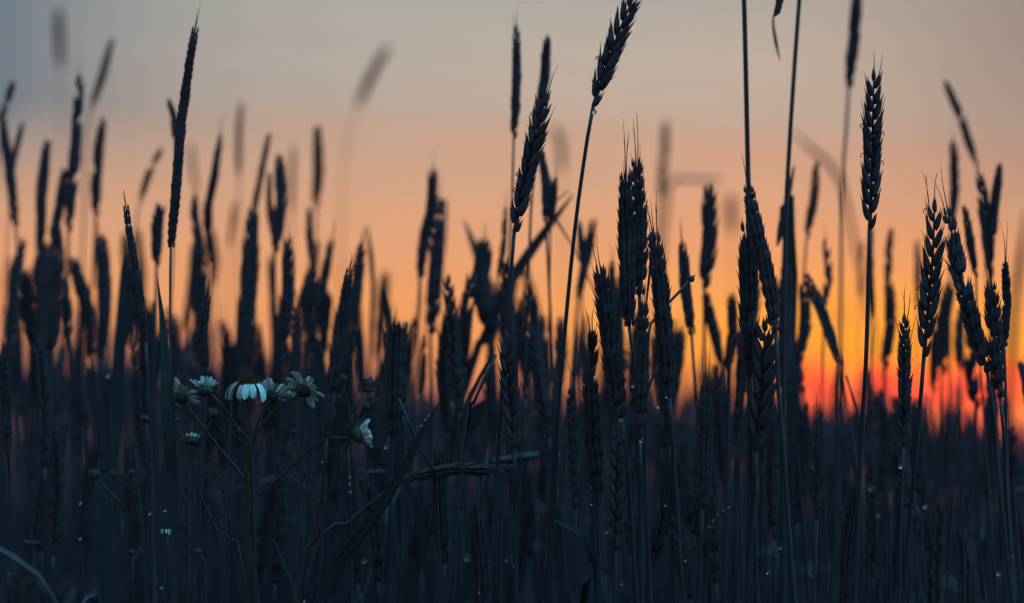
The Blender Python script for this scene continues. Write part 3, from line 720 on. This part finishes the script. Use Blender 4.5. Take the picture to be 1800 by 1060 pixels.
def herb(label, d, stems, flowers, foot, group='daisy plants among the wheat'):
    fp = at(foot[0], foot[1], d); base = np.array([fp[0], fp[1], 0.0])
    th = empty('daisy_plant', base); tag(th, label, 'daisy plant', group)
    for k, (pts, r0, r1, ground) in enumerate(stems):
        P = [at(u, v, d) for u, v in pts]
        if ground:
            P.append(np.array([P[-1][0] * 0.6 + base[0] * 0.4, base[1], P[-1][2] * 0.5])); P.append(np.array([base[0], base[1], -0.004]))
        C = catmull(P, 30)
        m = MB(); m.tube(C, np.linspace(r0, r1, 30) * d / F, 6)
        # thread-like leaflets
        rg = random.Random(k * 11 + int(pts[0][0]))
        m.build('stem' if ground else 'branch', HERB, th, base)
        for q in range(rg.randint(1, 3)):
            p = C[rg.randint(8, 26)]
            lf = MB()
            sd_ = rg.choice((-1, 1)); L_ = rg.uniform(0.010, 0.022)
            ax = np.array([sd_ * 0.8, rg.uniform(-0.3, 0.3), 0.7]); ax = unit(ax)
            Cq = catmull([p, p + ax * L_ * 0.6, p + ax * L_ + np.array([sd_ * 0.003, 0, -0.001])], 8)
            lf.tube(Cq, np.linspace(0.00035, 0.00015, 8), 4)
            for z in range(3, 8):
                v2 = unit(np.array([rg.uniform(-1, 1), rg.uniform(-0.5, 0.5), rg.uniform(0.2, 1)]))
                lf.tube(catmull([Cq[z], Cq[z] + v2 * L_ * 0.3], 3), np.linspace(0.0003, 0.0001, 3), 4)
            lf.build('leaf', HERB, th, base)
    for i_, f in enumerate(flowers):
        flower(th, base, *f, seed=i_ * 7 + int(foot[0]))
    return th
D = 1.395
herb('branching daisy plant with five open white flowers, one with drooping petals and a brown dome', D,
     [([(434, 690), (433, 760), (436, 840), (434, 920), (431, 1000)], 3.0, 4.0, True),
      ([(320, 704), (352, 745), (395, 800), (434, 845)], 2.2, 2.6, False),
      ([(366, 690), (392, 714), (412, 745), (434, 770)], 2.0, 2.4, False),
      ([(474, 704), (458, 732), (446, 762), (438, 800)], 2.4, 2.6, False),
      ([(526, 694), (484, 722), (458, 752), (442, 790), (438, 822)], 2.4, 2.8, False)],
     [((319, 697), D, (0.25, 0.85, -0.55), 'open', 14, 30, 13, 0.35, 0.1),
      ((360, 683), D, (0.05, 0.95, -0.35), 'open', 16, 22, 15, 1.0, 0.0),
      ((438, 672), D, (0.05, 1.0, 0.10), 'droop', 23, 44, 13, -0.45, 1.1),
      ((478, 695), D + 0.008, (0.20, 0.85, -0.50), 'open', 16, 30, 14, 0.55, 0.1),
      ((534, 684), D, (0.45, 0.70, -0.55), 'open', 16, 32, 15, 0.25, 0.35)], (428, 1400))
herb('daisy plant with one barely opened bud and a flat brown bud, below the half-hidden flower', D - 0.01,
     [([(312, 746), (332, 796), (342, 842), (366, 902), (402, 972), (432, 1016)], 2.2, 2.8, True),
      ([(374, 734), (362, 758), (344, 786), (337, 806)], 2.0, 2.2, False),
      ([(338, 784), (336, 800)], 2.0, 2.2, False),
      ([(354, 782), (384, 838), (400, 890), (408, 970)], 1.6, 2.0, False)],
     [((338, 772), D - 0.01, (0.05, 0.95, -0.25), 'open', 13, 11, 16, 1.25, 0.0),
      ((375, 724), D - 0.01, (0.10, 0.95, 0.2), 'bud', 12),
      ((312, 738), D - 0.01, (-0.2, 0.95, 0.2), 'bud', 7)], (450, 1400))
herb('daisy plant with a thistle-like closed bud on top and one flower turned sideways', D,
     [([(648, 694), (640, 722), (620, 756), (590, 832), (560, 940), (530, 1056)], 2.6, 3.4, True),
      ([(603, 672), (609, 704), (620, 748)], 2.0, 2.2, False),
      ([(643, 716), (634, 736)], 2.0, 2.2, False), ([(624, 718), (625, 745)], 1.8, 2.0, False),
      ([(632, 768), (604, 770), (572, 772), (540, 794), (480, 850), (456, 870)], 1.8, 2.2, False),
      ([(518, 764), (526, 802), (546, 862), (566, 900)], 1.6, 1.8, False)],
     [((648, 680), D, (0.05, 1.0, 0.05), 'cupped', 13, 17, 20, 1.35, -0.42),
      ((602, 664), D, (-0.05, 1.0, 0.1), 'bud', 11),
      ((645, 712), D - 0.004, (0.3, 0.9, 0.2), 'bud', 9), ((624, 715), D + 0.004, (-0.3, 0.9, 0.2), 'bud', 8),
      ((619, 750), D + 0.006, (-0.3, 0.8, 0.3), 'bud', 13),
      ((634, 764), D, (0.95, 0.25, -0.1), 'open', 17, 26, 16, 0.9, 0.0),
      ((518, 757), D, (0, 1, 0.2), 'bud', 9)], (512, 1400))
herb('dim cluster of three brown daisy buds low in the dark thicket', 1.42,
     [([(170, 842), (198, 868), (216, 900), (222, 980)], 2.0, 2.8, True),
      ([(203, 840), (212, 868), (217, 898)], 1.6, 1.8, False), ([(236, 842), (240, 872), (228, 930)], 1.6, 1.8, False)],
     [((166, 832), 1.42, (-0.2, 0.95, 0.2), 'bud', 14), ((200, 832), 1.42, (0.1, 1, 0.1), 'bud', 9), ((232, 830), 1.42, (0.1, 1, 0.1), 'bud', 8)], (224, 1400))
herb('lone small daisy bud beside the broad upright leaf', 1.43, [([(257, 742), (262, 790), (264, 900)], 1.6, 2.2, True)],
     [((255, 735), 1.43, (-0.1, 1, 0.1), 'bud', 10)], (266, 1400))
herb('small daisy with wet hanging petals deep in the bottom shade', 1.37, [([(292, 934), (296, 980), (300, 1040)], 1.6, 2.0, True)],
     [((291, 928), 1.37, (0.0, 1, 0.1), 'open', 7, 13, 7, -1.0, 0.4)], (302, 1400))
herb('dim pale daisy bud tilted over in the bottom shade', 1.34, [([(350, 974), (358, 1010), (362, 1060)], 1.6, 2.0, True)],
     [((348, 968), 1.34, (-0.4, 0.9, 0.1), 'bud', 10)], (364, 1400))
herb('blurred pale daisy at the bottom dark corner', 1.62, [([(58, 960), (62, 1010), (64, 1060)], 1.8, 2.2, True)],
     [((55, 954), 1.62, (0.1, 1, -0.1), 'open', 8, 9, 9, 0.4, 0.2)], (66, 1400))
herb('flat little brown bud over the bottom shade of the daisies', 1.46, [([(233, 976), (234, 1030)], 1.4, 1.8, True)],
     [((232, 970), 1.46, (0, 1, 0.2), 'bud', 8)], (234, 1400))

# ------------------------------------------------------------------ thicket: single plants whose ears sink below the skyline
ZONES = [(300, 'in the dim thicket at the dark edge, under the needle-tipped ear', 'thicket ears at the dark edge'),
         (660, 'in the crowd behind and over the daisies', 'thicket ears behind the daisies'),
         (1000, 'in the crowd beneath the embracing pair and slanting leaf', 'thicket ears mid-field'),
         (1400, 'in the crowd behind and under the awned ears', 'thicket ears under the awned ears'),
         (1900, 'in the crowd at the foot of the red glow', 'thicket ears under the red glow')]
sky_x = [-100, 0, 150, 300, 420, 600, 740, 900, 1015, 1200, 1400, 1480, 1600, 1690, 1780, 1900]
sky_y = [640, 640, 630, 640, 650, 672, 705, 700, 715, 712, 705, 722, 728, 755, 782, 800]
cnt = 0
rf = random.Random(21)
while cnt < 222:
    u = rf.uniform(12, 1850)
    if rf.random() < 0.22:
        u = rf.uniform(12, 700)
    d = rf.choice((rf.uniform(1.6, 2.0), rf.uniform(1.7, 2.4), rf.uniform(2.0, 3.0)))
    sy = float(np.interp(u, sky_x, sky_y))
    q_ = rf.random()
    if u < 1385:
        v = sy + (rf.uniform(-255, -90) if q_ < 0.48 else rf.uniform(-120, 40))
    else:
        v = sy + (rf.uniform(-190, -70) if q_ < 0.12 else rf.uniform(-45, 80))
    if rf.random() < 0.18:
        v = sy + rf.uniform(40, 190); d = rf.uniform(1.5, 1.8)
    L_ = rf.uniform(0.062, 0.095) * F / d
    w = rf.uniform(0.0085, 0.0135) * F / d
    lean = rf.gauss(0, 0.10)
    z = next(q for q in ZONES if u < q[0])
    tone = 'soft dark wheat plant ' if d > 2.2 else 'dusky wheat plant '
    wheat((u, v), (u - lean * L_, v + L_), w, d, tone + z[1], None, rf.uniform(0, 1.57), [(u - lean * L_ * 1.7 + rf.uniform(-8, 8), v + L_ * 2)],
          rf.choice((0, 0, 2)) if d < 2 else 0, 40, leaf=rf.choice((1, 1, 2)) if d < 3 else 0, fine=False, group=z[2] + (', far' if d > 2.2 else ''), seed=900 + cnt)
    cnt += 1

# ------------------------------------------------------------------ masses nobody could count
def crop_mass(name, n, dlo, dhi, seed, top, umin, umax, label, ears=True, leaf_p=0.5, wmul=1.0):
    rg = random.Random(seed)
    m = MB()
    for k in range(n):
        d = math.sqrt(rg.uniform(dlo ** 2, dhi ** 2))
        u = rg.uniform(umin, umax)
        v = top(u, d, rg)
        tip = at(u, v, d)
        H = tip[2]
        if H < 0.08:
            continue
        x0, y0 = tip[0] + rg.gauss(0, 0.03), tip[1] + rg.gauss(0, 0.03)
        eL = rg.uniform(0.06, 0.09) if ears else 0.01
        a = unit(np.array([tip[0] - x0, tip[1] - y0, H]) + np.array([rg.gauss(0, 0.08), 0, 0]) * H)
        foot = tip - a * eL
        C = np.array([foot, (foot + np.array([x0, y0, 0])) / 2 + np.array([rg.gauss(0, 0.004), 0, 0]), [x0, y0, -0.004]])
        m.tube(C, np.array([0.0009, 0.0012, 0.0014]) * wmul, 4, False)
        if ears:
            s_ = unit(np.cross(a, VIEW)); nn = np.cross(s_, a)
            W_ = rg.uniform(0.0045, 0.0065) * wmul
            for q in range(4):
                sg = 1 if q % 2 else -1
                m.floret(foot + a * eL * q * 0.22, unit(a + s_ * 0.06 * sg), s_, nn, eL * 0.42, W_, W_, 4, 5, 0, 0.3)
        if rg.random() < leaf_p:
            h = rg.uniform(0.25, 0.8) * H
            p = np.array([x0 + (tip[0] - x0) * h / H, y0, h]); an = rg.uniform(0, 6.28)
            dr = np.array([math.cos(an), 0.6 * math.sin(an), 0]); ln = rg.uniform(0.08, 0.2)
            LP = catmull([p, p + dr * ln * 0.35 + np.array([0, 0, ln * 0.5]), p + dr * ln * 0.9 + np.array([0, 0, ln * rg.uniform(0.0, 0.55)])], 7)
            m.blade(LP, rg.uniform(0.005, 0.010) * np.sin(np.pi * np.linspace(0.15, 0.98, 7)), (0.1, -1, 0.4), 0.3)
    return tag(m.build(name, CROP), label, 'crop', None, 'stuff')
crop_mass('distant_crop', 2600, 4.6, 13.0, 5, lambda u, d, rg: float(np.interp(u, sky_x, sky_y)) + 16 + 9 * math.sin(u / 31.0) + 7 * math.sin(u / 13.7 + 1) + 12 * math.sin(u / 83.0 + 2) + abs(rg.gauss(0, 16)) - (rg.expovariate(1 / 26) if rg.random() < 0.25 else 0), -250, 2050,
          'blurred far wheat closing off the view below the glowing sky', True, 0.3, 1.5)
crop_mass('wheat_undergrowth', 2000, 1.5, 4.6, 6, lambda u, d, rg: float(np.interp(u, sky_x, sky_y)) + 15 + rg.uniform(0, 330), -250, 2050,
          'tangle of shaded wheat stems and leaves filling the bottom', False, 0.9)

crop_mass('wheat_thicket', 480, 2.5, 4.6, 8, lambda u, d, rg: float(np.interp(u, sky_x, sky_y)) + 35 - abs(rg.gauss(0, float(np.interp(u, [0, 500, 900, 1300, 1400, 1800], [40, 45, 55, 50, 25, 35])))), -150, 1950,
          'crowd of soft dark ears and stems behind the sharp ears', True, 0.8, 1.25)
# ------------------------------------------------------------------ dew
def drop(u, v, r, d, label, group='dewdrops on the stalks'):
    c = at(u, v, d)
    m = MB(); rr = r * 0.82 * d / F
    m.ball(c, rr, rr, rr * 1.08, None, 16, 10)
    o = m.build('dew_drop', DEW, None, c)
    return tag(o, label, 'dewdrop', group)
DROPS = [(1045, 197, 5, 1.395, 'dewdrop hanging at the foot of the tall bent-over ear'),
 (1128, 774, 5, 1.362, 'large dewdrop at the foot of the ear under the pressed-together pair'),
 (1583, 820, 4.5, 1.375, 'bright dewdrop on the stem of the thin knobbly ear'),
 (1092, 738, 4, 1.37, 'dewdrop at the foot of the red-tipped leaning ear'),
 (1112, 678, 4, 1.355, 'dewdrop on the pale stalk beside the orange gap'),
 (1172, 698, 3, 1.37, 'dewdrop on the foot of the broad awned ear'),
 (1157, 715, 3.2, 1.385, 'dewdrop just off the stem of the broad awned ear')]
for q in DROPS:
    drop(*q)
LONE = [(678, 786, 3.5, 1.45), (641, 986, 5, 1.50), (822, 980, 6, 1.62), (1531, 857, 6, 1.6), (1627, 890, 5, 1.56), (843, 1040, 3, 1.38), (1755, 1009, 4, 1.36),
        (141, 884, 3.6, 1.45), (141, 946, 3.6, 1.45), (263, 902, 3.6, 1.40), (284, 1032, 4, 1.42), (1067, 935, 3, 1.41), (1093, 1026, 3.4, 1.36), (1040, 886, 2.6, 1.42),
        (1372, 963, 3, 1.37), (1350, 1006, 4, 1.44), (890, 985, 2.4, 1.4), (535, 1056, 3, 1.37), (1430, 820, 3, 1.6), (1545, 905, 4, 1.62), (1170, 888, 2.6, 1.4), (1205, 985, 3, 1.38),
        (299, 922, 3.6, 1.41), (290, 897, 3.2, 1.41), (190, 660, 4, 1.6)]
for u, v, r, d in LONE:
    rq = random.Random(int(u + v))
    s_ = rq.uniform(-0.06, 0.06)
    stalk([(u + s_ * -120, v - rq.uniform(100, 220)), (u, v), (u + s_ * 160, v + 160)], [0.3, 2.0, 2.6], d + 0.003, 'thin shaded stalk carrying a single dewdrop', 'dewy_stalk')
    drop(u, v, r, d, 'dewdrop on a thin shaded stalk of its own', 'dewdrops on thin shaded stalks')
for u, v in [(615, 838), (615, 850), (616, 864)]:
    drop(u, v, 2.8, 1.385, 'one of three dewdrops in a column below the sideways daisy', 'column of dewdrops below the sideways daisy')
stalk([(612, 790), (615, 838), (617, 900), (618, 980)], [1.4, 2.0, 2.6], 1.39, 'thin shaded stalk threaded with three dewdrops')
for u, v in [(1262, 904), (1272, 897), (1254, 914), (1247, 926), (1282, 891)]:
    drop(u, v, 1.9, 1.352, 'tiny dewdrop beaded along the low arching leaf', 'dewdrops beaded along the arching leaf')
for u, v in [(754, 730), (748, 737), (741, 748)]:
    drop(u, v, 2.0, 1.374, 'tiny dewdrop on the tip of the wide grass blade', 'dewdrops on the wide grass blade')
for u, v in [(428, 742), (458, 746), (420, 755), (452, 768), (515, 668)]:
    drop(u, v, 1.6, 1.385, 'tiny dewdrop on the stems of the five-flowered daisy plant', 'dewdrops on the five-flowered daisy')

rd = random.Random(77)
hero = [o for o in S.objects if o.name.startswith('wheat_plant') and any(c.name.startswith('ear') and len(c.children) > 8 for c in o.children)]
for k in range(46):      # fine dew along the stems and husks in the lower shade
    h = rd.choice(hero)
    st = next(c for c in h.children if c.name.startswith('stem'))
    vs = st.data.vertices
    for _ in range(30):
        q = vs[rd.randrange(len(vs))]
        p = np.array(q.co) + np.array(h.location)
        v_ = 530 - F * ((p[2] - CAM_H) * cp - p[1] * sp) / (p[1] * cp + (p[2] - CAM_H) * sp)
        if 700 < v_ < 1050 and q.normal.y < 0.2:
            break
    else:
        continue
    rr = rd.uniform(0.00025, 0.0006)
    m = MB(); c = p + np.array(q.normal) * rr * 0.8
    m.ball(c, rr, rr, rr * 1.15, None, 10, 7)
    tag(m.build('dew_drop', DEW, None, c), 'fine dewdrop speck on a shaded wheat stem', 'dewdrop', 'fine dew on the shaded wheat stems')

# ------------------------------------------------------------------ evening haze
HZ = bpy.data.materials.new('haze'); HZ.use_nodes = True
_t = HZ.node_tree; _t.nodes.clear()
_v = _t.nodes.new('ShaderNodeVolumePrincipled'); _o = _t.nodes.new('ShaderNodeOutputMaterial')
_v.inputs['Color'].default_value = (0.60, 0.38, 0.85, 1); _v.inputs['Density'].default_value = 0.004
_t.links.new(_v.outputs[0], _o.inputs['Volume'])
hm = MB()
hx, hb, ht = 103.0, -1.1, 1.62
hm.add([(-hx, -hx, hb), (hx, -hx, hb), (hx, hx, hb), (-hx, hx, hb), (-hx, -hx, ht), (hx, -hx, ht), (hx, hx, ht), (-hx, hx, ht)],
       [(0, 3, 2, 1), (4, 5, 6, 7), (0, 1, 5, 4), (1, 2, 6, 5), (2, 3, 7, 6), (3, 0, 4, 7)])
ho = hm.build('haze', HZ)
ho.data.polygons.foreach_set('use_smooth', [False] * 6)
tag(ho, 'thin blue evening haze over the field', None, None, 'stuff')
